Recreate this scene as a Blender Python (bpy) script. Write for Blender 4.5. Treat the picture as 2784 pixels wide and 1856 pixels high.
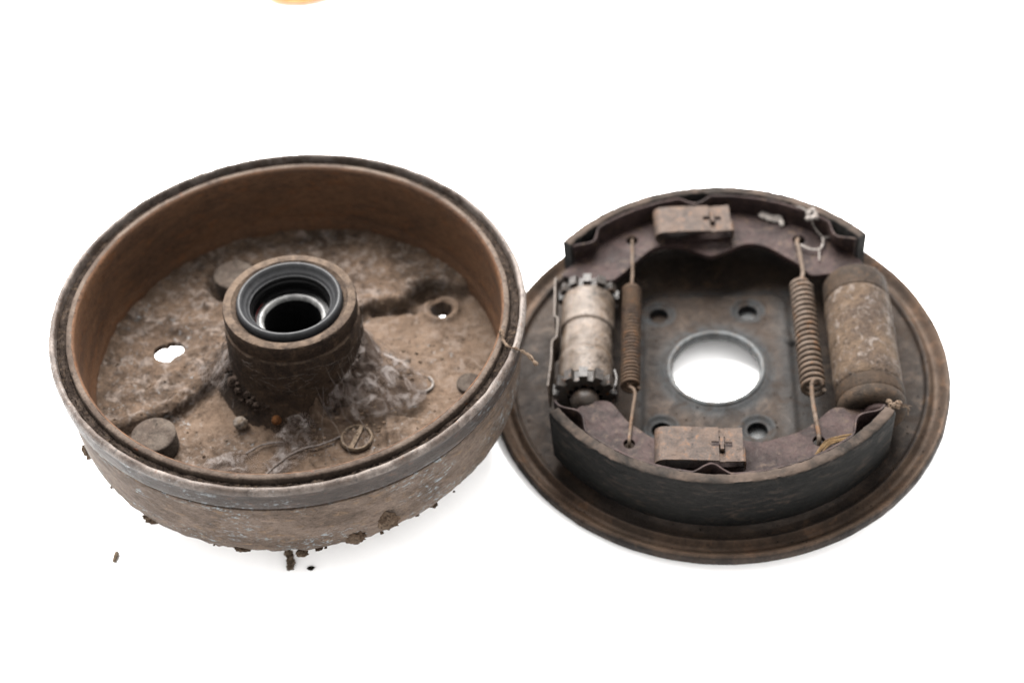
import bpy, bmesh, math, random
import numpy as np
from mathutils import Vector, Matrix, noise

for o in list(bpy.data.objects): bpy.data.objects.remove(o)
S = bpy.context.scene
COL = S.collection
random.seed(7)
MM = 0.001
GH = 102.0            # height of the drum's rim plane above the table, mm

# ------------------------------------------------------------------ camera
cam = bpy.data.cameras.new('camera')
cam.sensor_width = 36.0
cam.lens = 47.84
cam.clip_start = 0.01
cam.clip_end = 100.0
cam.dof.use_dof = True
cam.dof.focus_distance = 0.700
cam.dof.aperture_fstop = 4.2
camo = bpy.data.objects.new('camera', cam)
COL.objects.link(camo)
RC = Matrix(((0.999986, 0.003558, 0.003792), (0.0, 0.729301, -0.684193), (-0.0052, 0.684184, 0.729291)))
camo.matrix_world = Matrix.Translation((0.125554, -0.530032, 0.532310 + GH * MM)) @ RC.to_4x4()
S.camera = camo

# ------------------------------------------------------------------ light
W = bpy.data.worlds.new('World')
S.world = W
W.use_nodes = True
bg = W.node_tree.nodes['Background']
bg.inputs['Color'].default_value = (1.0, 0.985, 0.97, 1)
bg.inputs['Strength'].default_value = 3.0

def softbox(name, loc, target, size, power, color):
    l = bpy.data.lights.new(name, 'AREA')
    l.shape = 'RECTANGLE'
    l.size, l.size_y = size
    l.energy = power
    l.color = color
    o = bpy.data.objects.new(name, l)
    COL.objects.link(o)
    o.location = loc
    o.rotation_euler = (Vector(target) - Vector(loc)).to_track_quat('-Z', 'Y').to_euler()
    return o
softbox('softbox_overhead', (-0.18, 1.00, 1.52), (0.1, 0.05, 0.0), (1.7, 1.3), 560, (1.0, 0.98, 0.955))

S.view_settings.view_transform = 'Standard'
S.view_settings.look = 'None'
S.view_settings.exposure = 0.0
S.view_settings.gamma = 1.0
S.cycles.max_bounces = 8
S.cycles.transparent_max_bounces = 24

# ------------------------------------------------------------------ materials
SPEC = 0.3      # dusty rust hardly shines
def lin(c):
    return [((v / 255 + .055) / 1.055) ** 2.4 if v > 10 else v / 255 / 12.92 for v in c]
def alb(c, e):
    """reflectance of a surface that shows as sRGB c under e times the white level"""
    return tuple(v / e for v in lin(c)) + (1,)

class NT:
    def __init__(s, name):
        s.m = bpy.data.materials.new(name); s.m.use_nodes = True
        s.t = s.m.node_tree; s.t.nodes.clear()
    def n(s, typ, **kw):
        nd = s.t.nodes.new(typ)
        for k, v in kw.items():
            if k == 'i':
                for a, b in v.items():
                    if hasattr(b, 'is_output'): s.t.links.new(b, nd.inputs[a])
                    else: nd.inputs[a].default_value = b
            else: setattr(nd, k, v)
        return nd
    def noise(s, vec, scale, detail=5, rough=.6, dist=0.0):
        return s.n('ShaderNodeTexNoise', i={'Vector': vec, 'Scale': scale, 'Detail': detail, 'Roughness': rough, 'Distortion': dist}).outputs['Fac']
    def rng(s, v, a, b, c=0.0, d=1.0, smooth=True):
        return s.n('ShaderNodeMapRange', interpolation_type='SMOOTHSTEP' if smooth else 'LINEAR',
                   i={'Value': v, 'From Min': a, 'From Max': b, 'To Min': c, 'To Max': d}).outputs[0]
    def mix(s, f, a, b, mode='MIX'):
        nd = s.n('ShaderNodeMix', data_type='RGBA', blend_type=mode)
        for k, v in ((0, f), (6, a), (7, b)):
            if hasattr(v, 'is_output'): s.t.links.new(v, nd.inputs[k])
            else: nd.inputs[k].default_value = v
        return nd.outputs[2]
    def math(s, op, a, b):
        nd = s.n('ShaderNodeMath', operation=op)
        for k, v in ((0, a), (1, b)):
            if hasattr(v, 'is_output'): s.t.links.new(v, nd.inputs[k])
            else: nd.inputs[k].default_value = v
        return nd.outputs[0]

def grime(name, c1, c2, c3, s=.035, fine=.7, fine_amt=.35, speck=None, rough=(.65, .95), spec=.12, metal=0.0,
          bump=.5, stretch=(1, 1, 1), dust=None, attr=None, t3=(.52, .66), t1=(.40, .60), off=0.0, med=.22, pit=.55):
    N = NT(name)
    tc = N.n('ShaderNodeTexCoord').outputs['Object']
    vec = N.n('ShaderNodeMapping', i={'Vector': tc, 'Location': (off, off * 1.7, off * .6), 'Scale': tuple(1000 * v for v in stretch)}).outputs[0]
    a = N.noise(vec, s, 6, .68, .4)
    b = N.noise(vec, s * 4.1, 8, .72, .6)
    c = N.noise(vec, fine, 5, .7)
    col = N.mix(N.rng(a, *t1), c1, c2)
    col = N.mix(N.rng(b, *t3), col, c3)
    g = N.rng(c, .28, .72, 1 - fine_amt, 1 + fine_amt, False)
    if med:
        g = N.math('MULTIPLY', g, N.rng(N.noise(vec, .21, 4, .65, .3), .33, .67, 1 - med, 1 + med, False))
        g = N.math('MULTIPLY', g, N.rng(N.noise(vec, .42, 3, .6, .5), .30, .40, 1 - pit, 1.0))
    gc = N.n('ShaderNodeCombineColor', i={0: g, 1: g, 2: g}).outputs[0]
    col = N.mix(1.0, col, gc, 'MULTIPLY')
    if attr:
        f = N.n('ShaderNodeAttribute', attribute_name='mask').outputs['Fac']
        f = N.math('MULTIPLY', f, N.rng(b, .30, .55))
        col = N.mix(f, col, attr)
    if dust:
        nz = N.n('ShaderNodeSeparateXYZ', i={0: N.n('ShaderNodeNewGeometry').outputs['Normal']}).outputs[2]
        f = N.math('MULTIPLY', N.rng(nz, .45, .98), N.rng(N.noise(vec, s * 2.3, 7, .7, .5), .35, .68, .15, 1.0))
        col = N.mix(N.math('MULTIPLY', f, dust[1]), col, dust[0])
    if speck:
        sc, lo, hi = speck[1:4]
        f = N.rng(N.noise(vec, sc * 1.8, 9, .78, .15), lo, hi)
        f = N.math('MULTIPLY', f, N.rng(N.noise(vec, s * .9, 3, .5), .47, .60))
        col = N.mix(f, col, speck[0])
    r = N.rng(b, .3, .7, rough[1], rough[0], False)
    h = N.math('ADD', N.math('MULTIPLY', b, 1.6), N.math('MULTIPLY', c, .6))
    bp = N.n('ShaderNodeBump', i={'Height': h, 'Strength': bump, 'Distance': .0011})
    P = N.n('ShaderNodeBsdfPrincipled', i={'Base Color': col, 'Roughness': r, 'Specular IOR Level': spec * SPEC, 'Metallic': metal, 'Normal': bp.outputs[0]})
    N.n('ShaderNodeOutputMaterial', i={0: P.outputs[0]})
    return N.m

E_ = 8.6
M = {}
M['ground'] = grime('white_table_sheet', (.86, .86, .86, 1), (.88, .88, .88, 1), (.87, .87, .87, 1), fine_amt=.01, bump=0.0, med=0)
BR = lambda r, g, b: alb((r, g, b), E_)
M['shell'] = grime('dusty_cast_iron', BR(165, 145, 131), BR(135, 117, 104), BR(172, 142, 114), s=.03, fine=.9, fine_amt=.38,
                   speck=(BR(214, 226, 232), .13, .535, .60), stretch=(1, 1, 2.2), spec=.2, bump=.55)
M['lip'] = grime('worn_bare_iron', BR(178, 164, 155), BR(122, 106, 96), BR(140, 98, 68), s=.05, fine=1.1, fine_amt=.4, rough=(.38, .6),
                 speck=(BR(225, 228, 230), .3, .56, .64), spec=.35, bump=.5, t3=(.58, .70))
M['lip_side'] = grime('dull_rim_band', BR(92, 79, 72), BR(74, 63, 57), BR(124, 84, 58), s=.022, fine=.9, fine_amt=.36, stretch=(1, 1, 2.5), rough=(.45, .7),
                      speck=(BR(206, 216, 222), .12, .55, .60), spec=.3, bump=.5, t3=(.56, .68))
M['liner'] = grime('rusty_friction_face', BR(150, 111, 84), BR(126, 95, 75), BR(156, 108, 76), s=.02, fine=.5, fine_amt=.16, stretch=(1, 1, 3),
                   rough=(.5, .7), spec=.22, bump=.16)
M['liner_ring'] = grime('dull_ring_edge', BR(142, 125, 112), BR(112, 96, 85), BR(150, 88, 54), s=.04, fine=.9, fine_amt=.3, spec=.2, t3=(.60, .70), bump=.5)
M['floor'] = grime('mud_caked_floor', BR(137, 113, 94), BR(98, 79, 64), BR(166, 148, 136), s=.03, fine=.8, fine_amt=.45,
                   speck=(BR(210, 216, 220), .15, .57, .65), spec=.22, bump=1.0, attr=BR(158, 132, 111), t3=(.49, .61))  # third colour also paints in the pale sheen patches of the floor
M['hub'] = grime('greasy_hub_casting', BR(98, 80, 66), BR(74, 61, 53), BR(116, 95, 77), s=.05, fine=.8, fine_amt=.35,
                 speck=(BR(190, 180, 175), .3, .64, .70), spec=.2, bump=.6, dust=(BR(165, 142, 122), .75))
M['bolt'] = grime('dusty_bolt_steel', BR(128, 116, 106), BR(108, 95, 86), BR(140, 124, 110), s=.08, fine=1.0, fine_amt=.32, bump=.6,
                  speck=(BR(200, 198, 198), .35, .62, .70))
M['rubber'] = grime('black_rubber', BR(62, 63, 66), BR(52, 53, 56), BR(76, 76, 78), s=.08, fine=1.0, fine_amt=.2, rough=(.48, .62), spec=.40, bump=.12)
M['rubber_in'] = grime('greasy_black_rubber', BR(20, 20, 21), BR(14, 14, 15), BR(34, 34, 36), s=.1, fine=1.0, fine_amt=.3, rough=(.25, .5), spec=.3, bump=.2)
M['race'] = grime('bright_bearing_race', (.075, .074, .072, 1), (.03, .03, .03, 1), (.10, .10, .10, 1), s=.06, fine=.9, fine_amt=.25, rough=(.25, .4), spec=.6, bump=.1)
M['red'] = grime('red_sealant', BR(110, 30, 26), BR(80, 20, 20), BR(120, 40, 30), spec=.2, bump=.2)
M['black'] = grime('deep_black', (.0025, .0025, .0026, 1), (.0018, .0018, .002, 1), (.003, .003, .003, 1), spec=.04, bump=.1)  # near-black colour for the hub bore, adjuster socket and pin stem
M['dirt'] = grime('fibrous_dirt', BR(96, 84, 76), BR(68, 58, 52), BR(132, 112, 94), s=.09, fine=1.1, fine_amt=.5, spec=.05, bump=1.0,
                  speck=(BR(170, 160, 152), .5, .62, .70))
M['mud'] = grime('dry_brown_mud', BR(170, 148, 128), BR(136, 114, 96), BR(98, 80, 66), s=.12, fine=1.0, fine_amt=.45, spec=.05, bump=1.0)
M['fluff'] = grime('brown_dust_fluff', BR(124, 108, 98), BR(92, 79, 71), BR(156, 140, 130), s=.15, fine=1.1, fine_amt=.5, spec=.03, bump=1.0)
M['web'] = None
M['plate'] = grime('rusty_brown_plate', BR(77, 62, 51), BR(48, 39, 34), BR(93, 72, 54), s=.022, fine=.8, fine_amt=.28,
                     speck=(BR(58, 50, 45), .2, .60, .67), spec=.22, bump=.45, dust=(BR(92, 76, 62), .30), attr=BR(67, 71, 74), rough=(.5, .85))
M['flange'] = grime('dust_and_highlight_flange', BR(110, 88, 72), BR(80, 65, 54), BR(128, 98, 76), s=.022, fine=.8, fine_amt=.28,
                     speck=(BR(58, 50, 45), .2, .60, .67), spec=.22, bump=.45, dust=(BR(150, 125, 105), .5), rough=(.5, .85))  # dust tint on up-facing parts also paints the lip highlight
M['worn'] = grime('worn_grey_steel', BR(126, 130, 132), BR(98, 99, 100), BR(122, 108, 96), s=.07, fine=1.0, fine_amt=.3, rough=(.4, .6), spec=.35, bump=.35)
M['web_plate'] = grime('purple_brown_primer', BR(91, 72, 69), BR(65, 51, 49), BR(103, 82, 68), s=.04, fine=.7, fine_amt=.25,
                       speck=(BR(133, 142, 146), .12, .60, .70), spec=.18, bump=.35, rough=(.5, .8))
M['lining'] = grime('black_brake_lining', BR(54, 53, 51), BR(42, 42, 41), BR(80, 70, 63), s=.02, fine=.9, fine_amt=.35, stretch=(1, 1, 3),
                    speck=(BR(150, 146, 140), .45, .66, .72), spec=.12, bump=.4, rough=(.6, .9), dust=(BR(130, 112, 100), .85))
M['spring_rust'] = grime('rusty_spring_wire', BR(118, 96, 78), BR(98, 82, 72), BR(142, 100, 68), s=.05, fine=1.0, fine_amt=.3, spec=.2, bump=.4)
M['spring_grey'] = grime('dusty_spring_wire', BR(156, 138, 124), BR(134, 114, 98), BR(150, 108, 74), s=.03, fine=1.0, fine_amt=.3, spec=.22, bump=.4)
M['cyl'] = grime('dusty_cast_cylinder', BR(134, 113, 94), BR(106, 90, 78), BR(172, 158, 148), s=.04, fine=.8, fine_amt=.34,
                   speck=(BR(206, 200, 198), .12, .57, .66), spec=.15, bump=.9)
M['boot'] = grime('dark_rubber_boot', BR(92, 76, 63), BR(76, 66, 58), BR(106, 84, 65), s=.06, fine=.9, fine_amt=.25, spec=.15, bump=.3)
M['tube'] = grime('pale_oily_adjuster', BR(160, 144, 131), BR(124, 106, 90), BR(140, 117, 96), s=.05, fine=.7, fine_amt=.3, rough=(.32, .55),
                    speck=(BR(66, 54, 42), .085, .46, .585), spec=.35, bump=.4)
M['tooth'] = grime('oily_tooth_steel', BR(84, 76, 70), BR(60, 53, 48), BR(150, 96, 54), s=.1, fine=1.0, fine_amt=.3, rough=(.3, .55), spec=.45, bump=.3, t3=(.58, .66))
M['ballm'] = grime('dull_ball_steel', BR(92, 78, 68), BR(74, 64, 57), BR(100, 82, 66), s=.09, fine=1.0, fine_amt=.2, rough=(.35, .55), spec=.35, bump=.2)
M['clip'] = grime('rusty_clip_steel', BR(128, 106, 92), BR(104, 90, 82), BR(138, 98, 66), s=.05, fine=.9, fine_amt=.28, spec=.2, bump=.35,
                  speck=(BR(84, 72, 64), .3, .60, .68), rough=(.45, .75))
M['pale'] = grime('pale_flake', BR(232, 222, 214), BR(206, 194, 186), BR(240, 236, 232), s=.2, bump=.5)
M['straw'] = grime('dry_straw', BR(160, 130, 92), BR(136, 108, 76), BR(176, 148, 110), s=.1, bump=.4)
M['twig'] = grime('dusty_fibre', BR(172, 148, 126), BR(140, 116, 98), BR(186, 166, 148), s=.2, fine_amt=.4, bump=.8)
M['rimdust'] = grime('dust_covered_edge', BR(200, 176, 152), BR(172, 150, 128), BR(206, 188, 170), s=.15, bump=.6)
M['pebble'] = grime('whitish_stone', BR(206, 192, 180), BR(168, 146, 124), BR(190, 176, 160), s=.25, bump=.5)
M['ocher'] = grime('orange_brown_seed', BR(172, 116, 74), BR(150, 98, 60), BR(180, 130, 90), s=.25, bump=.5)
M['crumb'] = grime('dark_crumb', BR(62, 52, 44), BR(46, 39, 34), BR(80, 66, 56), s=.3, bump=.8)
M['orange'] = grime('pale_orange_cloth', alb((255, 178, 112), 4.6), alb((255, 178, 112), 4.6), alb((255, 178, 112), 4.6), fine_amt=.05, spec=.05, bump=.2)

def cobweb_material():
    N = NT('dusty_cobweb')
    tc = N.n('ShaderNodeTexCoord').outputs['Object']
    vec = N.n('ShaderNodeMapping', i={'Vector': tc, 'Scale': (1000, 1000, 1000)}).outputs[0]
    f = N.noise(vec, .10, 7, .68, .8)
    fibre = N.noise(N.n('ShaderNodeMapping', i={'Vector': vec, 'Scale': (.5, 1.6, .5), 'Rotation': (0, 0, .5)}).outputs[0], .7, 5, .7, .8)
    col = N.mix(N.rng(f, .42, .66), BR(150, 130, 118), BR(232, 220, 214))
    D = N.n('ShaderNodeBsdfDiffuse', i={'Color': col, 'Roughness': 1.0})
    T = N.n('ShaderNodeBsdfTransparent')
    al = N.math('MULTIPLY', N.rng(f, .40, .60, .14, .96), N.rng(fibre, .28, .52, .72, 1.0))
    al = N.math('MULTIPLY', al, N.n('ShaderNodeAttribute', attribute_name='mask').outputs['Fac'])
    X = N.n('ShaderNodeMixShader', i={0: al, 1: T.outputs[0], 2: D.outputs[0]})
    N.n('ShaderNodeOutputMaterial', i={0: X.outputs[0]})
    return N.m
M['web'] = cobweb_material()
M['strand'] = grime('web_strand', BR(176, 164, 158), BR(150, 136, 126), BR(190, 182, 178), s=.1, bump=0.0, spec=.05)

# ------------------------------------------------------------------ mesh helpers (all input in millimetres)
def fbm(x, y, z, o=4): return noise.fractal(Vector((x, y, z)), 1.0, 2.0, o)
def mesh_from(name, verts, faces, U=MM, dz=0.0, smooth=True, sharp=40, mask=None):
    me = bpy.data.meshes.new(name)
    me.from_pydata([((v[0]) * U, (v[1]) * U, (v[2] + dz) * U) for v in verts], [], faces)
    finish(me, smooth, sharp)
    if mask is not None:
        at = me.attributes.new('mask', 'FLOAT', 'POINT')
        at.data.foreach_set('value', np.asarray(mask, dtype=np.float32))
    return me
def finish(me, smooth=True, sharp=40):
    me.validate(); 
    bm = bmesh.new(); bm.from_mesh(me); bmesh.ops.recalc_face_normals(bm, faces=bm.faces); bm.to_mesh(me); bm.free()
    if smooth:
        for p in me.polygons: p.use_smooth = True
        me.set_sharp_from_angle(angle=math.radians(sharp))
def ob(name, me, mat=None, parent=None, **props):
    o = bpy.data.objects.new(name, me)
    COL.objects.link(o)
    if mat: me.materials.append(mat)
    if parent: o.parent = parent
    for k, v in props.items(): o[k] = v
    return o
class Geo:
    """collects verts and faces"""
    def __init__(s): s.v = []; s.f = []
    def add(s, v, f):
        b = len(s.v); s.v += [tuple(p) for p in v]; s.f += [tuple(i + b for i in q) for q in f]
        return s
    def mesh(s, name, **k): return mesh_from(name, s.v, s.f, **k)
def lathe(prof, segs=160, closed=False, a0=0.0, a1=2 * math.pi, wob=None):
    full = abs(a1 - a0 - 2 * math.pi) < 1e-6
    n = segs if full else segs + 1
    v = []; f = []
    for i in range(n):
        a = a0 + (a1 - a0) * i / segs
        c, s_ = math.cos(a), math.sin(a)
        for j, (r, z) in enumerate(prof):
            if wob: r, z = wob(a, j, r, z)
            v.append((r * c, r * s_, z))
    m = len(prof)
    for i in range(segs):
        i2 = (i + 1) % n
        for j in range(m if closed else m - 1):
            j2 = (j + 1) % m
            f.append((i * m + j, i2 * m + j, i2 * m + j2, i * m + j2))
    if not full and closed:
        f.append(tuple(range(m))[::-1]); f.append(tuple((n - 1) * m + j for j in range(m)))
    return v, f
def along_y(vf, x, z, y=0.0):
    v, f = vf
    return [(x + p[0], y + p[2], z + p[1]) for p in v], f
def moved(vf, d): return [(p[0] + d[0], p[1] + d[1], p[2] + d[2]) for p in vf[0]], vf[1]
def tube(path, r, sides=8, taper=None):
    path = [Vector(p) for p in path]; n = len(path); v = []; f = []
    t0 = (path[1] - path[0]).normalized()
    up = Vector((0, 0, 1)) if abs(t0.z) < .9 else Vector((1, 0, 0))
    nrm = (up - t0 * up.dot(t0)).normalized()
    for i, p in enumerate(path):
        t = (path[min(i + 1, n - 1)] - path[max(i - 1, 0)]).normalized()
        nrm = (nrm - t * nrm.dot(t)).normalized(); b = t.cross(nrm)
        rr = r if taper is None else r * taper(i / (n - 1))
        for k in range(sides):
            a = 2 * math.pi * k / sides
            v.append(tuple(p + (nrm * math.cos(a) + b * math.sin(a)) * rr))
    for i in range(n - 1):
        for k in range(sides):
            k2 = (k + 1) % sides
            f.append((i * sides + k, i * sides + k2, (i + 1) * sides + k2, (i + 1) * sides + k))
    f.append(tuple(range(sides))[::-1]); f.append(tuple((n - 1) * sides + k for k in range(sides)))
    return v, f
def spline(pts, n=8):
    P = [Vector(p) for p in pts]; out = []
    for i in range(len(P) - 1):
        p0, p1, p2, p3 = P[max(i - 1, 0)], P[i], P[i + 1], P[min(i + 2, len(P) - 1)]
        for k in range(n):
            t = k / n
            out.append(.5 * ((2 * p1) + (p2 - p0) * t + (2 * p0 - 5 * p1 + 4 * p2 - p3) * t * t + (3 * p1 - p0 - 3 * p2 + p3) * t ** 3))
    out.append(P[-1]); return out
def ribbon(pts2, th, z0, z1):
    """a strip standing on edge: 2-D path with thickness, from z0 to z1 (closed solid)"""
    P = [Vector((p[0], p[1])) for p in pts2]; n = len(P); A = []; B = []
    for i in range(n):
        t = (P[min(i + 1, n - 1)] - P[max(i - 1, 0)]).normalized(); q = Vector((-t.y, t.x)) * th / 2
        A.append(P[i] + q); B.append(P[i] - q)
    v = []; f = []
    for i in range(n): v += [(A[i].x, A[i].y, z1), (B[i].x, B[i].y, z1), (B[i].x, B[i].y, z0), (A[i].x, A[i].y, z0)]
    for i in range(n - 1):
        for k in range(4): f.append((i * 4 + k, i * 4 + (k + 1) % 4, i * 4 + 4 + (k + 1) % 4, i * 4 + 4 + k))
    f.append((3, 2, 1, 0)); f.append(tuple((n - 1) * 4 + k for k in range(4)))
    return v, f
def sheet_solid(name, outline, holes, z0, z1, bev=.4, U=MM, dz=0.0, sharp=35):
    """flat plate with holes, extruded and slightly rounded at its edges"""
    cu = bpy.data.curves.new(name, 'CURVE'); cu.dimensions = '2D'; cu.fill_mode = 'BOTH'
    for loop in [outline] + holes:
        sp = cu.splines.new('POLY'); sp.points.add(len(loop) - 1)
        for p, q in zip(sp.points, loop): p.co = (q[0], q[1], 0, 1)
        sp.use_cyclic_u = True
    cu.extrude = max((z1 - z0) / 2 - bev, .01); cu.bevel_depth = bev; cu.bevel_resolution = 2; cu.offset = -bev
    o = bpy.data.objects.new(name, cu); COL.objects.link(o)
    dg = bpy.context.evaluated_depsgraph_get()
    me = bpy.data.meshes.new_from_object(o.evaluated_get(dg))
    bpy.data.objects.remove(o); bpy.data.curves.remove(cu)
    me.transform(Matrix.Scale(U, 4) @ Matrix.Translation((0, 0, (z0 + z1) / 2 + dz)))
    for p in me.polygons: p.use_smooth = True
    me.set_sharp_from_angle(angle=math.radians(sharp))
    me.name = name
    return me
def circ(x, y, r, n=24, ph=0.0): return [(x + r * math.cos(ph + 2 * math.pi * k / n), y + r * math.sin(ph + 2 * math.pi * k / n)) for k in range(n)]
def lump(c, r, seed, sub=3, amp=.35, fr=1.4):
    bm = bmesh.new(); bmesh.ops.create_icosphere(bm, subdivisions=sub, radius=1)
    v = []
    for p in bm.verts:
        d = 1 + amp * fbm(p.co.x * fr + seed * 3.1, p.co.y * fr + seed, p.co.z * fr - seed, 4)
        v.append((c[0] + p.co.x * d * r[0], c[1] + p.co.y * d * r[1], c[2] + p.co.z * d * r[2]))
    f = [tuple(q.index for q in p.verts) for p in bm.faces]; bm.free()
    return v, f
def box(x0, x1, y0, y1, z0, z1):
    v = [(x, y, z) for x in (x0, x1) for y in (y0, y1) for z in (z0, z1)]
    return v, [(0, 1, 3, 2), (4, 6, 7, 5), (0, 4, 5, 1), (2, 3, 7, 6), (0, 2, 6, 4), (1, 5, 7, 3)]
def smooth(x, a, b):
    t = min(max((x - a) / (b - a), 0.0), 1.0); return t * t * (3 - 2 * t)
def sd_poly(px, py, poly):
    d = 1e9; ins = False; n = len(poly); j = n - 1
    for i in range(n):
        xi, yi = poly[i]; xj, yj = poly[j]
        ex, ey = xj - xi, yj - yi; wx, wy = px - xi, py - yi
        t = min(max((wx * ex + wy * ey) / (ex * ex + ey * ey), 0), 1)
        d = min(d, (wx - ex * t) ** 2 + (wy - ey * t) ** 2)
        if (yi > py) != (yj > py) and px < ex * (py - yi) / ey + xi: ins = not ins
        j = i
    return -math.sqrt(d) if ins else math.sqrt(d)
def field(name, rings, nt, h, holes, depth, mat, parent, U=MM, dz=0.0, maskf=None, skirt=None):
    """a disc as a relief on a polar grid, with real holes whose walls go down by depth"""
    v = []; snapped = set(); inside = {}
    for i, r in enumerate(rings):
        for k in range(nt):
            a = 2 * math.pi * k / nt
            v.append([r * math.cos(a), r * math.sin(a), 0])
    nr = len(rings)
    for q, (cx, cy, rf) in enumerate(holes):
        for i, p in enumerate(v):
            dx, dy = p[0] - cx, p[1] - cy
            if dx * dx + dy * dy < 900:
                R = rf(math.atan2(dy, dx))
                if math.hypot(dx, dy) < R: inside[i] = (cx, cy, R, math.atan2(dy, dx))
    f = []
    for i in range(nr - 1):
        for k in range(nt):
            k2 = (k + 1) % nt
            q = (i * nt + k, (i + 1) * nt + k, (i + 1) * nt + k2, i * nt + k2)
            if all(w in inside for w in q): continue
            f.append(q)
            for w in q:
                if w in inside: snapped.add(w)
    for w in snapped:
        cx, cy, R, a = inside[w]; v[w][0] = cx + R * math.cos(a); v[w][1] = cy + R * math.sin(a)
    for p in v: p[2] = h(p[0], p[1])
    used = sorted({w for q in f for w in q}); mp = {w: i for i, w in enumerate(used)}
    v = [v[w] for w in used]; f = [tuple(mp[w] for w in q) for q in f]
    sn = {mp[w] for w in snapped}
    cnt = {}
    for q in f:
        for a, b in zip(q, q[1:] + q[:1]): cnt[tuple(sorted((a, b)))] = cnt.get(tuple(sorted((a, b))), 0) + 1
    low = {}
    mask = [maskf(p[0], p[1]) if maskf else 0.0 for p in v]
    for (a, b), c in cnt.items():
        if c == 1 and a in sn and b in sn:
            for w in (a, b):
                if w not in low: low[w] = len(v); v.append([v[w][0], v[w][1], v[w][2] - (depth if not isinstance(depth, list) else depth[min(range(len(holes)), key=lambda q: (v[w][0] - holes[q][0]) ** 2 + (v[w][1] - holes[q][1]) ** 2)])]); mask.append(mask[w])
            f.append((a, b, low[b], low[a]))
    me = mesh_from(name, v, f, U, dz, True, 50, mask)
    return ob(name, me, mat, parent)

# ------------------------------------------------------------------ setting
g = ob('ground', mesh_from('ground', [(-9000, -6000, 0), (9000, -6000, 0), (9000, 12000, 0), (-9000, 12000, 0)], [(0, 1, 2, 3)]), M['ground'], kind='structure')

def empty(name, label, cat, mat=None, **k):
    o = bpy.data.objects.new(name, None); o.empty_display_size = .02
    COL.objects.link(o); o['label'] = label; o['category'] = cat
    if mat is not None: o.matrix_world = mat
    for a, b in k.items(): o[a] = b
    return o

# ================================================================== BRAKE DRUM (local z = 0 is the rim plane; the empty stands on the table)
drum = empty('brake_drum', 'rusty brake drum lying open side up, caked with mud and cobweb', 'brake drum')
def D(name, vf, mat, parent=drum, sharp=40, **k):
    return ob(name, mesh_from(name, vf[0], vf[1], MM, GH, True, sharp), M[mat], parent, **k)

def wob_shell(a, j, r, z):
    x, y = math.cos(a) * 4, math.sin(a) * 4
    if z < -50:
        k = smooth(-z, 50, 62)
        d = fbm(x * 3, y * 3, z * .1, 4) + .7 * fbm(x * 14, y * 14, z * .3, 3)
        r += d * 1.1 * k; z += (fbm(x * 5, y * 5, 3.3, 4) * 1.4 + .8 * fbm(x * 18, y * 18, 1.3, 3)) * k
    else:
        r += .25 * fbm(x * 2, y * 2, z * .06, 3)
    return r, z
shell_prof = [(128.9, -15.2), (126.2, -15.6), (125.6, -16.6), (126.0, -18.0), (128.0, -18.8), (128.4, -20), (128.3, -23), (128.3, -28), (128.2, -34), (128.0, -40), (127.8, -46), (127.3, -51), (126.4, -55),
              (124.6, -58.5), (121.8, -61), (117, -62), (114.5, -61)]
D('drum_wall', lathe(shell_prof, 300, wob=wob_shell), 'shell')
D('hub_boss', lathe([(46, -57), (45.5, -76), (44.5, -100), (43, -102), (0, -102)], 80), 'shell')
def wob_lip(a, j, r, z):
    x, y = math.cos(a) * 5, math.sin(a) * 5
    if z > -3: r += .35 * fbm(x * 3, y * 3, 1.7, 4); z += .35 * fbm(x * 4, y * 4, 9.1, 4)
    return r, z
D('rim_lip', lathe([(126.8, -7.5), (127.0, -1.8), (127.4, -.4), (128.2, 0), (129.0, -.2), (130.0, -1.0), (130.7, -2.4), (130.8, -3.4)], 300, wob=wob_lip), 'lip', sharp=60)
D('rim_band', lathe([(130.8, -3.4), (130.4, -4.4), (129.9, -5.2), (129.9, -7), (130.2, -10), (130.3, -13), (129.9, -14.6), (128.6, -15.5), (126.3, -15.9)], 300, wob=lambda a, j, r, z: (r + .2 * fbm(math.cos(a) * 12, math.sin(a) * 12, z * .2, 3), z)), 'lip_side', sharp=60)
D('friction_ring', lathe([(121.6, -7.5), (121.4, -2.6), (120.9, -1.9), (119.6, -1.6), (118.4, -1.7)], 240, wob=lambda a, j, r, z: (r + .3 * fbm(math.cos(a) * 14, math.sin(a) * 14, 2.2, 3) * (j > 0), z + .3 * fbm(math.cos(a) * 12, math.sin(a) * 12, 5, 3))), 'liner_ring', sharp=60)
D('friction_face', lathe([(118.4, -1.7), (117.5, -2.4), (117.0, -4), (117.0, -12), (117.0, -25), (117.0, -40), (116.6, -44), (115.9, -46.5), (115.6, -50), (115.8, -60)], 240), 'liner', sharp=50)
def wob_dirt(a, j, r, z):
    x, y = math.cos(a) * 126, math.sin(a) * 126
    front = .5 - .5 * math.sin(a)
    return r, z + (1.3 * fbm(x * .12, y * .12, j, 5) + 1.0 * fbm(x * .5, y * .5, j * 2, 3)) * (.4 + .8 * front) * (1 if 0 < j < 8 else 0)
dirt_prof = [(121.0, -7.0), (121.8, -5.6), (122.6, -5.1), (123.4, -4.9), (124.2, -4.9), (125.0, -5.0), (125.8, -5.2), (126.6, -5.5), (127.2, -7.0)]
D('groove_dirt', lathe(dirt_prof, 700, wob=wob_dirt), 'dirt', kind='stuff')

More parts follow.
